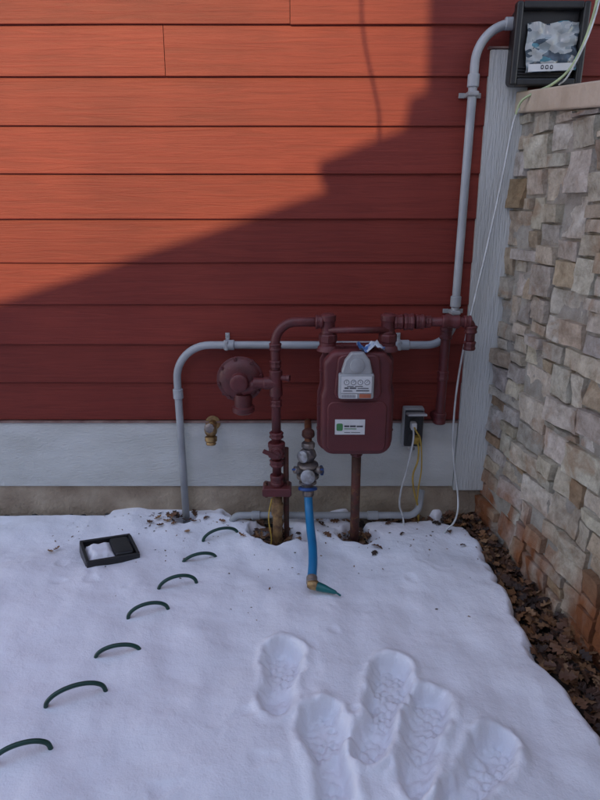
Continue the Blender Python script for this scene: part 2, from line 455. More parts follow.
prints=[((-.078,-1.20),(-.055,-.89)),((.105,-1.49),(.055,-1.16)),((.165,-1.36),(.305,-.97)),((.285,-1.45),(.40,-1.10)),((.34,-1.50),(.565,-1.26))]
for idx,(hl,toe) in enumerate(prints):
    a=np.array(hl); b=np.array(toe); Lg=np.linalg.norm(b-a); d=(b-a)/Lg; nrm=np.array([-d[1],d[0]])
    U=(X-a[0])*d[0]+(Y-a[1])*d[1]; W=(X-a[0])*nrm[0]+(Y-a[1])*nrm[1]
    side=1 if idx%2 else -1
    t=np.clip(U/Lg,0,1)
    wd=.041+.004*np.sin(t*PI)+.015*np.exp(-((t-.75)/.2)**2)-.006*np.exp(-((t-.38)/.13)**2)
    cen=side*.010*np.sin(t*PI)
    du=np.maximum(np.maximum(-(U-.04),U-(Lg-.05)),0)
    dist=np.sqrt(du**2+(W-cen)**2)-wd
    dist=dist+.009*n3+.008*n5+.003*n4
    ins=1-sstep(-.020,.012,dist)
    cell=np.sin((U+.3*W)*2*PI/.032+3*n5)*np.cos((W-.2*U)*2*PI/.036+idx+3*n2)
    lug=sstep(-.1,.35,cell)
    clod=.014*np.clip(n3,-.1,.6)+.008*n4+.008*n5
    H-= ins*(.046+.005*np.cos(t*2*PI))
    H+= ins*(clod+.0070*lug*sstep(-.35,.05,n5+.5*n2)) - ins*(.011*n2)
    H+= np.exp(-((dist-.020)/.015)**2)*(.008+.008*n5+.005*n3)
xe=.79+.05*sstep(.9,1.2,-Y)+.022*n2+.012*n3+.014*n5-.02*sstep(-.25,0,Y)
dd=X-xe
strip=sstep(-.05,.06,dd)*(1-sstep(.55,.7,dd))*(Y<.5)
H-=.16*strip
def hole(cx,cy,rx,ry,dep):
    global H
    q=np.sqrt(((X-cx)/rx)**2+((Y-cy)/ry)**2)+.35*n2+.25*n5+.15*n3
    H-=(dep+.03)*(1-sstep(.40,1.15,q))
hole(-.10,-.185,.115,.105,.12)
hole(.245,-.205,.09,.085,.12)
hole(-.53,-.065,.06,.05,.10)
hole(-.20,-.04,.24,.06,.10)
hole(.32,-.05,.22,.065,.09)
hole(.55,-.03,.10,.045,.08)
hole(.74,-.05,.14,.08,.12)
hole(.035,-.24,.05,.05,.03)
H-=.015*np.exp(-((X-.06)**2+(Y+.61)**2)/.05**2)
H-=.12*sstep(-.055,-.015,Y+.018*n2)*(1-sstep(-.98,-.88,X))*(Y<.3)
far=sstep(2.5,12,np.sqrt(X**2+Y**2)); H+=far*.25*vnoise(X,Y,.12,5)
ny,nx=X.shape
verts=np.stack([X,Y,H],-1).reshape(-1,3)
idx=np.arange(nx*ny).reshape(ny,nx)
fa=np.stack([idx[:-1,:-1],idx[:-1,1:],idx[1:,1:],idx[1:,:-1]],-1).reshape(-1,4)
mesh_obj('snow',verts.tolist(),[tuple(int(q) for q in f) for f in fa],M_snow,smooth=True)
def snow_h(x,y):
    i=int(np.clip(np.searchsorted(xs,x),1,nx-1)); j=int(np.clip(np.searchsorted(ys,y),1,ny-1))
    return float(H[j,i])
gx=lines(-1.4,1.2,.02,95,1.4); gy=lines(-1.8,.1,.02,95,1.4)
GX,GY=np.meshgrid(gx,gy); GH=-.066+.010*vnoise(GX,GY,14,3.3)
GH-=.045*sstep(-.35,-.6,GY)*sstep(.74,.6,GX)
GH-=sstep(2,6,np.sqrt(GX**2+GY**2))*.5
gi=np.arange(GX.size).reshape(GX.shape)
gf=np.stack([gi[:-1,:-1],gi[:-1,1:],gi[1:,1:],gi[1:,:-1]],-1).reshape(-1,4)
mesh_obj('ground',np.stack([GX,GY,GH],-1).reshape(-1,3).tolist(),[tuple(int(q) for q in f) for f in gf],M_soil,smooth=True)

# ------------------------------------------------------------------ fallen leaves
V=[];F=[];C=[]
lpal=[(.17,.080,.038),(.12,.055,.028),(.08,.038,.022),(.24,.13,.06),(.045,.026,.018),(.21,.095,.035)]
def leaf(x,y,z,size,tilt=.7):
    base=len(V); c=random.choice(lpal); f=rnd(.7,1.25); c=(c[0]*f,c[1]*f,c[2]*f,1)
    R=Matrix.Rotation(rnd(0,2*PI),3,'Z')@Matrix.Rotation(rnd(-tilt,tilt),3,'X')@Matrix.Rotation(rnd(-tilt,tilt),3,'Y')
    curl=rnd(-1.4,2.2); curl2=rnd(-1.5,1.5)
    wid=[.05,.30,.16,.42,.20,.36,.12,.02]
    for i in range(8):
        u=i/7-.5
        for k,sg in enumerate((-1,0,1)):
            w=wid[i]*.8*sg
            p=Vector((u, w, curl2*u*u*.5+curl*w*w*.8+rnd(-.02,.02)))*size
            V.append(Vector((x,y,z))+R@p); C.append(c)
    for i in range(7):
        for k in range(2):
            a=base+i*3+k; F.append((a,a+1,a+4,a+3))
for i in range(1050):
    y=-rnd(0.02,1.75)
    edge=.80+(.05 if y<-1 else 0)
    x=rnd(edge-.02,.85-.14*y-.02)
    leaf(x,y,-.060+rnd(0,.045)+max(0,(x-edge-.06))*.1,rnd(.03,.062))
def patch(cx,cy,rx,ry,n,z=-.050):
    for i in range(n):
        a=rnd(0,2*PI); r=math.sqrt(random.random())
        x=cx+rx*r*math.cos(a); y=min(cy+ry*r*math.sin(a),-.015)
        leaf(x,y,z+rnd(0,.03),rnd(.025,.05))
patch(-.10,-.18,.12,.10,90); patch(.245,-.20,.10,.09,70); patch(-.20,-.05,.25,.05,80); patch(.30,-.05,.25,.06,80)
patch(.55,-.03,.12,.04,30); patch(.76,-.06,.10,.07,80,-.03); patch(-.6,-.05,.12,.035,25,-.02)
for (x,y) in [(-1.02,-.35),(-.60,-.12),(-.63,-.16),(-.57,-.14),(.31,-.38),(-.50,-.20),(-.48,-.13),(.1,-.14),(.16,-.12),(-.35,-.14),(.45,-.22),(-.25,-.25),(.66,-.2),(.62,-.12),(-1.04,-.37),(.33,-.33),(-.65,-.1),(-.68,-.13),(-.43,-.1),(.7,-.3),(.05,-.10),(.0,-.08),(.08,-.06),(-.3,-.10),(.4,-.14),(.2,-.10),(.12,-.24),(-.22,-.17)]:
    leaf(x,y,snow_h(x,y)+.010,rnd(.03,.05),.35)
for i in range(190):
    x=rnd(-1.1,.75); y=-abs(random.gauss(0,.25))-.04
    leaf(x,y,snow_h(x,y)+.002,rnd(.005,.013),.3)
mesh_obj('fallen_leaves',V,F,M_leaf,cols=C)

bm=bmesh.new()
for i in range(220):
    x=rnd(-1.9,-.85); y=rnd(-.06,-.012)
    mtx=Matrix.Translation((x,y,-.05+rnd(0,.035)))@Matrix.Rotation(rnd(0,6),4,'Z')@Matrix.Diagonal((rnd(.010,.022),rnd(.008,.018),rnd(.006,.012),1))
    bmesh.ops.create_icosphere(bm,subdivisions=1,radius=1,matrix=mtx)
me=bpy.data.meshes.new('gravel'); bm.to_mesh(me); bm.free(); me.materials.append(mat('dark_gravel',(.06,.055,.05),.9,nscale=60))
go=bpy.data.objects.new('gravel',me); scene.collection.objects.link(go)

# ------------------------------------------------------------------ electrical conduit
cond=empty('electrical_conduit',(.64,-.06,0))
R1=.0165
path=fillet([(.775,-.060,2.005),(.645,-.060,2.005),(.645,-.060,.816),(-.53,-.060,.816),(-.53,-.060,-.12)],{1:.13,2:.11,3:.15},12)
tube('conduit_run',path,R1,M_pvc,cond)
def collar(c,axis,r,l,m=M_pvc,name='coupling',par=cond):
    lathe(name,Vector(c)-Vector(axis).normalized()*l/2,axis,[(r*.86,0),(r,.002),(r,l-.002),(r*.86,l)],m,par)
for c,a in [((.645,-.06,1.00),(0,0,1)),((.645,-.06,1.82),(0,0,1)),((.44,-.06,.816),(1,0,0)),((-.30,-.06,.816),(1,0,0)),((-.53,-.06,.60),(0,0,1)),((.765,-.06,2.005),(1,0,0))]:
    collar(c,a,.0215,.045)
def strap(c,horizontal):
    x,y,z=c
    if horizontal:
        box('strap_band',(x-.009,-.082,z-.021),(x+.009,-.02,z+.021),M_lgrey,cond,bev=.006)
        box('strap_ear',(x-.009,-.026,z+.019),(x+.009,-.021,z+.045),M_lgrey,cond,bev=.001)
        lathe('screw',(x,-.0255,z+.034),(0,-1,0),[(.005,0),(.004,.003)],M_galv,cond,seg=10)
    else:
        box('strap_band',(x-.021,-.082,z-.009),(x+.021,-.02,z+.009),M_lgrey,cond,bev=.006)
        for sg in (-1,1):
            box('strap_ear',(min(x+sg*.019,x+sg*.042),-.027,z-.009),(max(x+sg*.019,x+sg*.042),-.021,z+.009),M_lgrey,cond,bev=.001)
strap((-.31,0,.816),True); strap((.42,0,.816),True); strap((.645,0,1.775),False); strap((.645,0,.955),False)

low=empty('ground_conduit',(.1,-.1,.03))
path=fillet([(-.31,-.12,-.12),(-.31,-.12,.040),(.535,-.12,.040),(.56,-.05,.13)],{1:.04,2:.06},10)
tube('pipe',path,.0155,M_pvc,low)
collar((-.20,-.12,.040),(1,0,0),.020,.04,par=low); collar((.33,-.12,.040),(1,0,0),.020,.05,par=low)

# ------------------------------------------------------------------ black box on the wall cap
jb=empty('wall_mounted_light_box',(.885,-.09,1.91))
def frame_box(par):
    x0,x1,z0,z1=.758,1.018,1.792,2.058
    box('housing',(x0+.012,-.105,z0+.008),(x1-.012,-.024,z1-.008),M_black,par,bev=.02,seg=4)
    w=.024
    box('rim_bottom',(x0+w,-.135,z0),(x1-w,-.10,z0+w),M_black,par,bev=.006)
    box('rim_top',(x0+w,-.135,z1-w),(x1-w,-.10,z1),M_black,par,bev=.006)
    box('rim_l',(x0,-.137,z0),(x0+w+.001,-.10,z1),M_black,par,bev=.008)
    box('rim_r',(x1-w-.001,-.137,z0),(x1,-.10,z1),M_black,par,bev=.008)
    for i in range(4):
        box('rib',(x0+.03,-.111,z0+.03+i*.010),(x1-.03,-.1045,z0+.034+i*.010),M_dark,par,bev=.001)
frame_box(jb)
def packet_mat():
    m, nt, N, L, b = new_mat('printed_packet')
    tc=N.new('ShaderNodeTexCoord')
    mp=N.new('ShaderNodeMapping'); mp.inputs['Scale'].default_value=(28,28,55)
    L.new(tc.outputs['Object'],mp.inputs[0])
    vo=N.new('ShaderNodeTexVoronoi'); vo.distance='MANHATTAN'; vo.inputs['Scale'].default_value=1; L.new(mp.outputs[0],vo.inputs['Vector'])
    sp=N.new('ShaderNodeSeparateColor'); L.new(vo.outputs['Color'],sp.inputs[0])
    cr=N.new('ShaderNodeValToRGB'); cr.color_ramp.interpolation='CONSTANT'; e=cr.color_ramp.elements
    e[0].position=0; e[0].color=(.30,.33,.33,1); e[1].position=.80; e[1].color=(.05,.07,.09,1)
    for p,c in [(.30,(.40,.42,.41)),(.50,(.22,.26,.27)),(.64,(.06,.18,.22)),(.72,(.35,.37,.36))]:
        k=e.new(p); k.color=(*c,1)
    L.new(sp.outputs[0],cr.inputs[0]); L.new(cr.outputs[0],b.inputs['Base Color']); b.inputs['Roughness'].default_value=.14
    return m
V=[];F=[]
for j in range(17):
    for i in range(21):
        u=i/20; v=j/16
        V.append((.812+.182*u-.006*v+.003*math.sin(v*9),-.125+.014*noise.noise(Vector((u*7,v*7,2)))+.01*v,1.834+.158*v+.008*u+.004*math.sin(u*11)*v)) 
for j in range(16):
    for i in range(20):
        a=j*21+i; F.append((a,a+1,a+22,a+21))
mesh_obj('printed_packet',V,F,packet_mat(),jb,smooth=True)
box('packet_white_strip',(.818,-.1375,1.838),(.980,-.1365,1.862),M_lab,jb,rot=Matrix.Rotation(math.radians(-2),3,'Y'))
for i,(a,b_) in enumerate([(.862,.873),(.878,.890),(.895,.906)]):
    o_=round_outline([(a,1.843),(b_,1.843),(b_,1.857),(a,1.857)],.005)
    prism('letter',o_,-.1382,-.1378,M_ink,jb)
    prism('letter_counter',round_outline([(a+.003,1.847),(b_-.003,1.847),(b_-.003,1.853),(a+.003,1.853)],.002),-.1388,-.1384,M_lab,jb)

# ------------------------------------------------------------------ gas meter
gm=empty('gas_meter',(.223,-.22,.62))
cx=.226
def body(gr):
    return round_outline([(cx-.150-gr,.408-gr),(cx+.150+gr,.408-gr),(cx+.150+gr,.66),(cx+.140+gr,.70),(cx+.142+gr,.80),(cx+.105+gr,.850+gr),(cx-.105-gr,.850+gr),(cx-.142-gr,.80),(cx-.140-gr,.70),(cx-.150-gr,.66)],[.055,.055,.04,.03,.04,.04,.04,.04,.03,.04])
prism('rear_shell',body(-.004),-.125,-.215,M_redm,gm,bev=.022,seg=4)
prism('flange',body(.006),-.212,-.232,M_redm,gm,bev=.004)
prism('front_shell',body(-.006),-.230,-.305,M_redm,gm,bev=.020,seg=4)
prism('front_panel',round_outline([(cx-.118,.432),(cx+.118,.432),(cx+.118,.645),(cx-.118,.645)],.03),-.300,-.312,M_redm,gm,bev=.006)
prism('upper_boss',round_outline([(cx-.095,.655),(cx+.095,.655),(cx+.08,.835),(cx-.08,.835)],.03),-.295,-.318,M_redm,gm,bev=.008)
for (bx,bz) in [(-.149,.50),(.149,.50),(-.149,.60),(.149,.60),(-.10,.406),(0,.403),(.10,.406),(-.140,.75),(.140,.75),(-.06,.852),(.06,.852)]:
    lathe('flange_bolt',(cx+bx,-.206,bz),(0,-1,0),[(.009,0),(.009,.034)],M_redm,gm,seg=6)
box('index_housing',(.148,-.352,.668),(.284,-.314,.768),M_lgrey,gm,bev=.008,seg=3)
box('index_face',(.158,-.3545,.694),(.274,-.351,.760),M_lab,gm,bev=.001)
for i in range(4):
    lathe('index_dial',(.178+i*.026,-.3543,.737),(0,-1,0),[(.0105,0),(.0105,.0012)],M_ink,gm,seg=20)
    lathe('index_dial_face',(.178+i*.026,-.3553,.737),(0,-1,0),[(.0085,0),(.0085,.0009)],M_lab,gm,seg=20)
    box('dial_hand',(.1772+i*.026,-.3568,.735),(.1788+i*.026,-.3563,.744),M_ink,gm,rot=Matrix.Rotation(i*1.3,3,'Y'))
for (xa,xb,za,zb) in [(.170,.186,.712,.717),(.190,.215,.712,.717),(.220,.262,.712,.715),(.180,.205,.720,.7225),(.210,.240,.720,.7225),(.165,.20,.702,.7045),(.215,.265,.702,.706)]:
    box('index_text_bar',(xa,-.3556,za),(xb,-.3548,zb),M_ink,gm)
box('barcode_label',(.158,-.3545,.672),(.220,-.3525,.690),M_lab,gm)
for i in range(9):
    box('barcode_bar',(.161+i*.006,-.3552,.675),(.1635+i*.006,-.3547,.687),M_ink,gm)
box('orange_label',(.228,-.3545,.674),(.272,-.3525,.690),M_labo,gm)
prism('radio_module',round_outline([(.155,.762),(.280,.762),(.266,.818),(.242,.850),(.194,.850),(.170,.818)],.012),-.312,-.346,M_lgrey,gm,bev=.008)
lathe('radio_module_cap',(.218,-.340,.800),(0,-1,0),[(.030,0),(.028,.008),(.012,.012)],M_lgrey,gm)
box('sticker',(.139,-.3132,.508),(.258,-.3122,.572),M_lab,gm)
prism('sticker_logo',round_outline([(.145,.524),(.170,.524),(.170,.555),(.145,.555)],.006),-.3142,-.3135,M_labg,gm)
for (xa,xb,za,zb,mm) in [(.176,.196,.540,.547,M_ink),(.199,.222,.540,.547,M_ink),(.225,.250,.540,.546,M_ink),(.176,.225,.531,.534,M_labg),(.176,.200,.516,.518,M_ink),(.204,.24,.516,.518,M_ink)]:
    box('sticker_text',(xa,-.3142,za),(xb,-.3135,zb),mm,gm)
for hx in (.11,.346):
    lathe('meter_hub',(hx,-.22,.830),(0,0,1),[(.044,0),(.040,.014),(.033,.022),(.033,.035)],M_redm,gm)
    lathe('swivel_nut',(hx,-.22,.864),(0,0,1),[(.034,0),(.037,.004),(.037,.030),(.034,.034)],M_red,gm,seg=8)
    lathe('elbow_body',(hx,-.22,.896),(0,0,1),[(.028,0),(.028,.012),(.026,.014),(.028,.05),(.031,.055),(.031,.075),(.02,.082)],M_red,gm)
V=[];F=[]
for j in range(9):
    for i in range(12):
        u=i/11-.5; v=j/8-.5
        V.append((.272+u*.105,-.285+v*.055,.862+.022*noise.noise(Vector((u*7,v*7,4)))+.012*math.sin(u*8)))
for j in range(8):
    for i in range(11):
        a=j*12+i; F.append((a,a+1,a+13,a+12))
tg=mesh_obj('torn_tag',V,F,mat('tag_paper',(.50,.55,.60),.4,col2=(.06,.17,.42),nscale=24,lo=.40,hi=.46),gm,smooth=True)

# ------------------------------------------------------------------ gas piping
gp=empty('gas_pipe',(-.098,-.22,.4))
RP=.0190
tube('inlet_pipe',fillet([(.11,-.22,.945),(-.098,-.22,.945),(-.098,-.22,.20)],{1:.085},12),RP,M_red,gp)
tube('outlet_pipe',fillet([(.346,-.22,.945),(.672,-.22,.945),(.672,-.22,.835)],{1:.025},8),RP*.95,M_red,gp)
tube('meter_bar',[(.11,-.235,.915),(.346,-.235,.915)],.013,M_red,gp)
def fit(c,axis,r,l,seg=28,m=M_red,par=gp,name='fitting'):
    c=Vector(c); a=Vector(axis).normalized()
    lathe(name,c-a*l/2,a,[(r*.9,0),(r,.003),(r,l*.28),(r*.93,l*.34),(r*.93,l*.66),(r,l*.72),(r,l-.003),(r*.9,l)],m,par,seg=seg)
fit((.075,-.22,.945),(1,0,0),.028,.03)
fit((-.098,-.22,.845),(0,0,1),.025,.03)
fit((.385,-.22,.945),(1,0,0),.030,.035,8)
fit((.425,-.22,.945),(1,0,0),.034,.04,8)
fit((.468,-.22,.945),(1,0,0),.029,.035)
fit((.502,-.22,.945),(1,0,0),.025,.022,8)
fit((.590,-.22,.945),(1,0,0),.026,.07)
lathe('tee_branch_boss',(.590,-.22,.945),(0,1,0),[(.025,0),(.025,.045)],M_red,gp)
tube('drop_pipe',fillet([(.590,-.22,.945),(.600,-.12,.945),(.600,-.12,.49),(.600,-.01,.49)],{1:.03,2:.03},8),RP*1.05,M_red,gp)
fit((.600,-.12,.88),(0,0,1),.026,.05); fit((.600,-.12,.51),(0,0,1),.027,.05); fit((.600,-.12,.70),(0,0,1),.025,.04,8)
fit((.655,-.22,.945),(1,0,0),.025,.03); fit((.672,-.22,.915),(0,0,1),.025,.03)
fit((.672,-.22,.85),(0,0,1),.025,.035,8)
fit((-.098,-.22,.695),(0,0,1),.027,.11)
fit((-.098,-.22,.775),(0,0,1),.024,.03,8)
lathe('tee_side',(-.098,-.22,.695),(-1,0,0),[(.026,0),(.026,.045),(.022,.05),(.022,.09)],M_red,gp)
lathe('test_nipple',(-.098,-.22,.72),(1,-.3,0),[(.011,0),(.011,.045),(.014,.047),(.014,.06)],M_red,gp,seg=8)
fit((-.098,-.22,.610),(0,0,1),.025,.03,8)
fit((-.098,-.22,.470),(0,0,1),.030,.028,8)
fit((-.098,-.22,.405),(0,0,1),.036,.065)
lathe('valve_plug',(-.098,-.22,.405),(0,-1,0),[(.028,0),(.026,.038),(.016,.042),(.016,.056)],M_red,gp)
box('valve_lever',(-.155,-.280,.397),(-.085,-.270,.415),M_red,gp,bev=.003,rot=Matrix.Rotation(math.radians(25),3,'Y'))
fit((-.098,-.22,.345),(0,0,1),.031,.03,8)
fit((-.098,-.22,.265),(0,0,1),.030,.05)
prism('lock_flange',round_outline([(-.160,.203),(-.036,.203),(-.036,.240),(-.160,.240)],.01),-.180,-.260,M_red,gp,bev=.004)
for bx in (-.145,-.051):
    lathe('flange_bolt',(bx,-.22,.183),(0,0,1),[(.008,0),(.008,.075)],M_rust,gp,seg=6)
tube('bare_riser',[(-.098,-.22,.21),(-.098,-.22,-.12)],.021,M_yel,gp)
lathe('riser_cap',(-.098,-.22,.10),(0,0,1),[(.026,0),(.027,.05),(.023,.055)],M_yel,gp)
tube('side_riser',[(-.060,-.19,.40),(-.060,-.19,-.12)],.012,M_rust,gp)
tube('tracer_wire',smooth_path([(-.12,-.245,.19),(-.135,-.25,.1),(-.125,-.245,.0),(-.13,-.25,-.06)]),.003,M_cordy,gp,seg=8)
tube('support_post',[(.238,-.215,.43),(.240,-.222,-.12)],.0200,M_rust,gp)
fit((.238,-.215,.390),(0,0,1),.026,.03,8)

rg=empty('gas_regulator',(-.245,-.2,.689))
C0=(-.245,-.15,.700)
lathe('diaphragm_case',C0,(0,-1,0),[(.030,0),(.070,.012),(.085,.022),(.096,.026),(.096,.036),(.086,.039),(.076,.050),(.052,.058),(.036,.060),(.036,.096),(.031,.100),(.018,.102)],M_red,rg,seg=40)
for i in range(8):
    a=2*PI*i/8+.2
    lathe('case_bolt',(C0[0]+.088*math.cos(a),-.168,C0[2]+.088*math.sin(a)),(0,-1,0),[(.008,0),(.008,.030)],M_red,rg,seg=6)
lathe('valve_body',(-.235,-.19,.64),(0,0,-1),[(.034,0),(.038,.02),(.036,.05),(.046,.055),(.046,.075),(.030,.085)],M_red,rg)
tube('body_link',[(-.16,-.21,.695),(-.235,-.20,.655)],.024,M_red,rg)
tube('vent',fillet([(-.28,-.17,.66),(-.315,-.17,.66),(-.315,-.17,.63)],.012,6),.010,M_red,rg)
tube('back_link',[(-.245,-.16,.70),(-.245,-.02,.70)],.018,M_red,rg)

# ------------------------------------------------------------------ hose bib
hb=empty('brass_spigot',(-.39,-.06,.44))
lathe('wall_flange',(-.39,-.022,.452),(0,-1,0),[(.034,0),(.034,.005),(.018,.009),(.018,.05)],M_brass,hb)
lathe('valve_body',(-.39,-.095,.470),(0,0,-1),[(.014,0),(.026,.006),(.029,.022),(.026,.040),(.019,.050),(.019,.056)],M_brass,hb)
lathe('vacuum_breaker',(-.390,-.100,.418),(0,-.15,-1),[(.020,0),(.027,.003),(.027,.022),(.021,.026),(.023,.034),(.020,.040)],M_brass,hb,seg=16)
lathe('stem',(-.39,-.10,.455),(0,-1,.35),[(.016,0),(.018,.012),(.010,.020),(.009,.030)],M_brass,hb)
lathe('handle',(-.39,-.128,.465),(0,-1,.35),[(.012,0),(.020,.002),(.022,.007),(.012,.010)],M_brz,hb,seg=8)

# ------------------------------------------------------------------ backflow preventer
bf=empty('backflow_preventer',(.03,-.2,.35))
tube('copper_stub',fillet([(.035,-.01,.455),(.035,-.16,.455),(.035,-.18,.40)],.03,8),.016,mat('copper_old',(.32,.13,.06),.5,metal=.5,col2=(.16,.08,.05),nscale=25),bf)
lathe('stub_cap',(.035,-.165,.44),(0,0,1),[(.024,0),(.028,.008),(.026,.026),(.014,.036)],M_rust,bf)
lathe('top_nut',(.035,-.19,.425),(0,0,-1),[(.026,0),(.029,.003),(.029,.022),(.026,.025)],M_brz,bf,seg=8)
lathe('upper_body',(.033,-.20,.40),(0,0,-1),[(.022,0),(.032,.01),(.038,.03),(.030,.045),(.024,.055)],M_brz,bf)
lathe('side_cap',(.033,-.20,.375),(-.6,-1,.1),[(.018,0),(.022,.03),(.028,.034),(.026,.048),(.012,.054)],M_galv,bf)
lathe('mid_body',(.033,-.21,.345),(0,0,-1),[(.026,0),(.044,.008),(.046,.018),(.034,.026),(.034,.050),(.048,.058),(.048,.072),(.032,.080)],M_brz,bf)
for i in range(6):
    a=2*PI*i/6
    lathe('body_screw',(.033+.039*math.cos(a),-.21+.039*math.sin(a),.265),(0,0,1),[(.006,0),(.006,.03)],M_galv,bf,seg=6)
for sg in (-1,1):
    lathe('test_cock',(.033,-.21,.305),(sg,-.5,.25),[(.011,0),(.011,.048),(.016,.050),(.016,.064),(.007,.068)],M_brz,bf)
    box('test_cock_handle',(.033+sg*.055-.012,-.248,.320),(.033+sg*.055+.012,-.241,.328),M_bluep,bf,bev=.002)
lathe('front_cap',(.033,-.21,.29),(0,-1,.15),[(.022,0),(.024,.040),(.031,.043),(.031,.056),(.014,.062)],M_galv,bf)
lathe('lower_body',(.033,-.215,.262),(0,-.2,-1),[(.026,0),(.038,.006),(.038,.016),(.025,.022),(.025,.04)],M_brz,bf)
lathe('blue_ring',(.033,-.226,.235),(0,-.3,-1),[(.038,0),(.041,.004),(.041,.012),(.032,.015)],M_bluep,bf)
lathe('hose_coupling',(.035,-.228,.220),(0,-.3,-1),[(.022,0),(.025,.003),(.025,.022),(.020,.028)],M_brz,bf,seg=12)
lathe('side_handle',(.075,-.205,.30),(1,-.4,.3),[(.008,0),(.008,.015),(.022,.016),(.024,.020),(.018,.023)],M_bluep,bf,seg=8)

# ------------------------------------------------------------------ blue hose
bh=empty('blue_hose',(.04,-.4,.1))
hp=smooth_path([(.035,-.236,.200),(.038,-.262,.150),(.043,-.335,.105),(.050,-.44,.080),(.050,-.53,.060),(.045,-.595,.034)],10)
tube('hose',hp,.0178,M_blue,bh)
lathe('end_collar',Vector((.0455,-.588,.036)),(-.05,-1,-.35),[(.019,0),(.021,.003),(.021,.030),(.017,.034)],M_brz,bh)
lathe('end_elbow',(.042,-.622,.026),(1,-.35,-.02),[(.015,-.012),(.019,0),(.019,.02),(.016,.026)],M_brass,bh)
lathe('nozzle',(.062,-.629,.024),(1,-.5,-.05),[(.014,0),(.017,.006),(.015,.03),(.011,.05),(.007,.075),(.004,.082)],M_teal,bh)
tube('nozzle_tip_line',smooth_path([(.12,-.66,.022),(.135,-.665,.019),(.15,-.672,.012)]),.0035,M_teal,bh,seg=8)

# ------------------------------------------------------------------ weatherproof outlet
wo=empty('weatherproof_outlet',(.5,-.04,.45))
box('back_box',(.455,-.070,.352),(.545,-.0245,.535),M_lgrey,wo,bev=.006)
box('cover_plate',(.460,-.086,.362),(.540,-.068,.528),M_black,wo,bev=.006)
box('lid_flap',(.459,-.150,.520),(.541,-.086,.530),M_lgrey,wo,bev=.003,rot=Matrix.Rotation(math.radians(-12),3,'X'))
for z_ in (.475,.405):
    prism('receptacle',round_outline([(.478,z_-.02),(.522,z_-.02),(.522,z_+.02),(.478,z_+.02)],.012),-.085,-.090,M_dark,wo,bev=.002)
box('plug',(.480,-.125,.452),(.506,-.088,.486),M_white,wo,bev=.006)
box('plug',(.494,-.128,.388),(.520,-.088,.420),M_cordy,wo,bev=.006)
lathe('bottom_hub',(.5,-.047,.355),(0,0,-1),[(.014,0),(.016,.004),(.016,.022),(.012,.024)],M_galv,wo)

cy=empty('yellow_cord',(.51,-.12,.3))
tube('cord',smooth_path([(.507,-.125,.400),(.512,-.150,.385),(.512,-.150,.32),(.500,-.13,.25),(.505,-.12,.19),(.520,-.11,.13),(.535,-.10,.08),(.55,-.08,-.02)]),.0042,M_cordy,cy,seg=10)
tube('cord_loop',smooth_path([(.493,-.12,.468),(.500,-.155,.455),(.515,-.15,.43),(.525,-.15,.37),(.535,-.13,.27),(.53,-.12,.18),(.53,-.11,.10)]),.0032,M_cordy,cy,seg=10)
cw=empty('white_cord',(.47,-.12,.3))
tube('cord',smooth_path([(.490,-.12,.468),(.486,-.155,.43),(.480,-.15,.36),(.468,-.14,.27),(.452,-.13,.18),(.447,-.13,.10),(.462,-.13,.05),(.47,-.14,.0),(.465,-.15,-.05)]),.0042,M_cordw,cw,seg=10)

lc=empty('extension_cord',(.75,-.1,1))
tube('cord',smooth_path([(.806,-.12,1.72),(.795,-.10,1.66),(.775,-.09,1.45),(.742,-.09,1.20),(.712,-.09,1.0),(.682,-.10,.80),(.665,-.11,.60),(.665,-.12,.42),(.680,-.13,.28),(.700,-.14,.17),(.700,-.17,.09),(.680,-.19,.04),(.650,-.20,.015),(.63,-.21,-.02)]),.0042,M_cordw,lc,seg=10)
gc=empty('string_light_cord',(.95,-.2,1.9))
tube('cord',smooth_path([(1.02,-.05,2.35),(1.025,-.15,2.2),(1.018,-.17,2.05),(.995,-.17,1.93),(.955,-.17,1.84),(.90,-.165,1.79),(.845,-.15,1.765),(.808,-.13,1.74),(.80,-.11,1.70)]),.0045,M_cordg,gc,seg=10)
tube('cord_b',smooth_path([(1.05,-.04,2.3),(1.035,-.15,2.1),(1.00,-.19,1.95),(.95,-.18,1.82),(.93,-.15,1.79)]),.003,M_cordw,gc,seg=8)

# ------------------------------------------------------------------ coiled green hose half buried
arches=[((-.803,-1.363),(-.67,-1.306)),((-.74,-1.167),(-.587,-1.099)),((-.661,-.964),(-.525,-.93)),((-.606,-.777),(-.475,-.727)),((-.535,-.617),(-.40,-.565)),((-.483,-.42),(-.35,-.37)),((-.42,-.265),(-.277,-.20))]
ch=empty('coiled_garden_hose',(-.55,-.8,0))
pts=[]
pts.append((-.93,-1.5,-.04))
for i,(l,r) in enumerate(arches):
    l=Vector((*l,0)); r=Vector((*r,0)); m_=(l+r)/2; hh=.052+.006*math.sin(i*2.1)
    bz=snow_h(m_.x,m_.y)
    for k in range(9):
        a=PI*k/8
        p=m_+(l-r)/2*math.cos(a)*1.02; pts.append((p.x,p.y,bz-.012+hh*math.sin(a)**.85 if 0<k<8 else bz-.014))
    pts.append((r.x-.01,r.y+.03,bz-.045))
    if i<6:
        n_=Vector((*arches[i+1][0],0)); q=(r+n_)/2; pts.append((q.x,q.y,bz-.055)); pts.append((n_.x-.005,n_.y-.03,bz-.045))
pts.append((-.2,-.12,-.08))
tube('hose',smooth_path(pts,6),.0068,M_green,ch,seg=12)

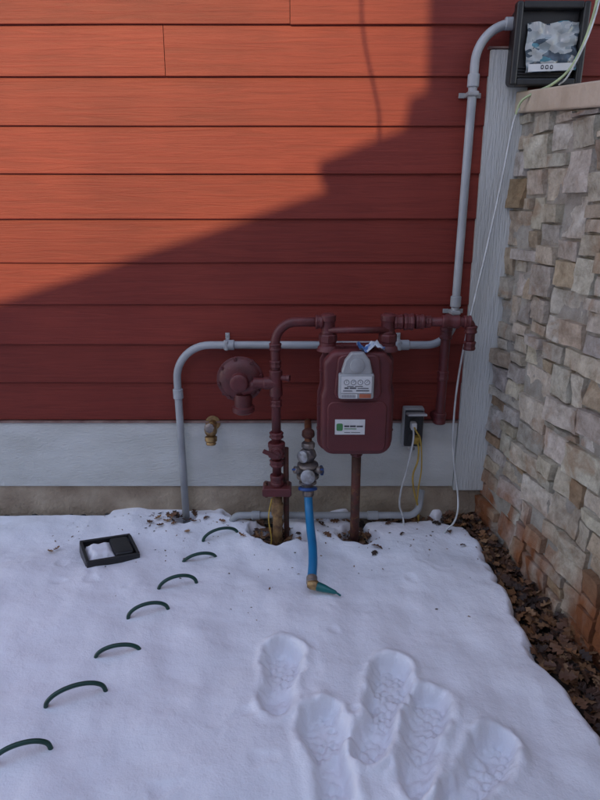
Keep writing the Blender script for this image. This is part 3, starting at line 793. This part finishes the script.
# ------------------------------------------------------------------ black plastic tray with snow
tr=empty('plastic_tray',(-.80,-.36,.02))
ang=math.radians(28); R=Matrix.Rotation(ang,3,'Z')@Matrix.Rotation(math.radians(6),3,'Y')
TC=Vector((-.795,-.365,snow_h(-.795,-.365)+.012))
def tbox(name,lo,hi,m,bev=.004):
    x0,y0,z0=lo;x1,y1,z1=hi
    v=[TC+R@Vector(p) for p in [(x0,y0,z0),(x1,y0,z0),(x1,y1,z0),(x0,y1,z0),(x0,y0,z1),(x1,y0,z1),(x1,y1,z1),(x0,y1,z1)]]
    o=mesh_obj(name,v,[(0,3,2,1),(4,5,6,7),(0,1,5,4),(1,2,6,5),(2,3,7,6),(3,0,4,7)],m,tr); bevel(o,bev,2); return o
tbox('base',(-.10,-.085,-.03),(.10,.085,-.004),M_black)
tbox('rim_a',(-.105,-.092,-.03),(.105,-.078,.020),M_black); tbox('rim_b',(-.105,.078,-.03),(.105,.092,.020),M_black)
tbox('rim_c',(-.107,-.08,-.03),(-.093,.08,.0195),M_black); tbox('rim_d',(.093,-.08,-.03),(.107,.08,.0195),M_black)
tbox('raised_well',(.01,-.07,-.003),(.088,.07,.024),M_black,.012)
V=[];F=[]
for j in range(17):
    for i in range(17):
        u=i/16; v=j/16; e=min(u,1-u,v,1-v)+.05*noise.noise(Vector((u*4,v*4,7)))
        q=TC+R@Vector((-.090+.105*u,-.074+.13*v,-.006+.034*max(0,min(1,e*5))**.6+.006*noise.noise(Vector((u*5,v*5,1)))))
        V.append(q)
for j in range(16):
    for i in range(16):
        a=j*17+i; F.append((a,a+1,a+18,a+17))
mesh_obj('snow_in_tray',V,F,M_snow,tr,smooth=True)

# ------------------------------------------------------------------ neighbour house behind the viewer and an added sky blocker
SX,SY,SZ=-.30,-1.0,.52
YC=5.0
nh=empty('sky_blocker_house',(0,-6.5,0))
def cp(x,z): return (x+SX*YC, z+SZ*YC)
prof=[(-5.2,-.49),(-1.27,.976),(-.686,1.165),(.13,1.432),(.13,1.475),(.08,1.475),(.08,1.531),(.41,1.660),(.423,1.764),(.485,1.785),(.475,2.1),(.47,3.2),(.9,5.6),(3.2,7.2),(6.5,5.0)]  # left part traces the cast shadow; tall right storey added to block sky light
pp=[cp(*p) for p in prof]
pp=pp+[(pp[-1][0],-.3),(pp[0][0],-.3)]
M_nh=mat('blocker_siding',(.36,.37,.42),.8,nscale=4)
prism('blocker_walls',pp,-YC,-YC-3.2,M_nh,nh)
for wx in (-3.4,-1.2,1.2,3.2):
    box('blocker_window_frame',(wx-.5,-YC+.001,1.0),(wx+.5,-YC+.04,2.1),M_white,nh,bev=.01)
    box('blocker_window_glass',(wx-.43,-YC+.0395,1.07),(wx+.43,-YC+.043,2.03),M_dark,nh)
blocker=empty('sky_blocker_house',(-8,-7,0))  # added unseen mass, shaped as a house, to block sky light on the wall
prism('blocker_walls',[(-11.5,-.3),(-4.75,-.3),(-4.75,5.6),(-4.55,5.7),(-8.0,8.6),(-11.7,5.7),(-11.5,5.6)],-5.3,-8.2,M_nh,blocker)
for wx in (-9.6,-6.6):
    for wz in (1.0,3.6):
        box('blocker_window_frame',(wx-.5,-5.299,wz),(wx+.5,-5.26,wz+1.2),M_white,blocker,bev=.01)
        box('blocker_window_glass',(wx-.43,-5.2605,wz+.07),(wx+.43,-5.257,wz+1.13),M_dark,blocker)
sw=empty('service_wire',(-.6,-2.2,3))
s=2.3
wp=[]
for (x,z_) in [(.20,2.6),(.228,2.096),(.245,1.95),(.285,1.80),(.31,1.70),(.312,1.615),(.33,1.50),(.4,1.2)]:
    wp.append((x+SX*s,-s,z_+SZ*s))
tube('wire',smooth_path(wp,8),.0055,M_dark,sw,seg=8)

# ------------------------------------------------------------------ camera, sun, sky
cam=bpy.data.cameras.new('camera'); co=bpy.data.objects.new('camera',cam); scene.collection.objects.link(co)
co.location=(0,-2.55,1.38); co.rotation_euler=(math.radians(72),0,0)
cam.sensor_width=36; cam.lens=27; cam.clip_start=.05; cam.clip_end=500
scene.camera=co
S=Vector((SX,SY,SZ)).normalized()
sl=bpy.data.lights.new('sun','SUN'); sl.energy=5.0; sl.angle=math.radians(.5); sl.color=(1,.83,.42)
so=bpy.data.objects.new('sun',sl); scene.collection.objects.link(so); so.rotation_euler=S.to_track_quat('Z','Y').to_euler()
w=bpy.data.worlds.new('World'); scene.world=w; w.use_nodes=True
N=w.node_tree.nodes; L=w.node_tree.links
bg=N['Background']; sky=N.new('ShaderNodeTexSky'); sky.sky_type='NISHITA'; sky.sun_disc=False
sky.sun_elevation=math.asin(S.z); sky.sun_rotation=math.atan2(S.x,S.y)
sky.dust_density=.3
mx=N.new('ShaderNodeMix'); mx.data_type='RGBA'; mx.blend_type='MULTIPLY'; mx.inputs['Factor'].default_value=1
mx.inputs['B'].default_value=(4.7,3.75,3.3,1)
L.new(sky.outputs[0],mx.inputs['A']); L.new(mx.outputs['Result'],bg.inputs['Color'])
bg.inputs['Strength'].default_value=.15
scene.view_settings.view_transform='Standard'; scene.view_settings.look='None'; scene.view_settings.exposure=0
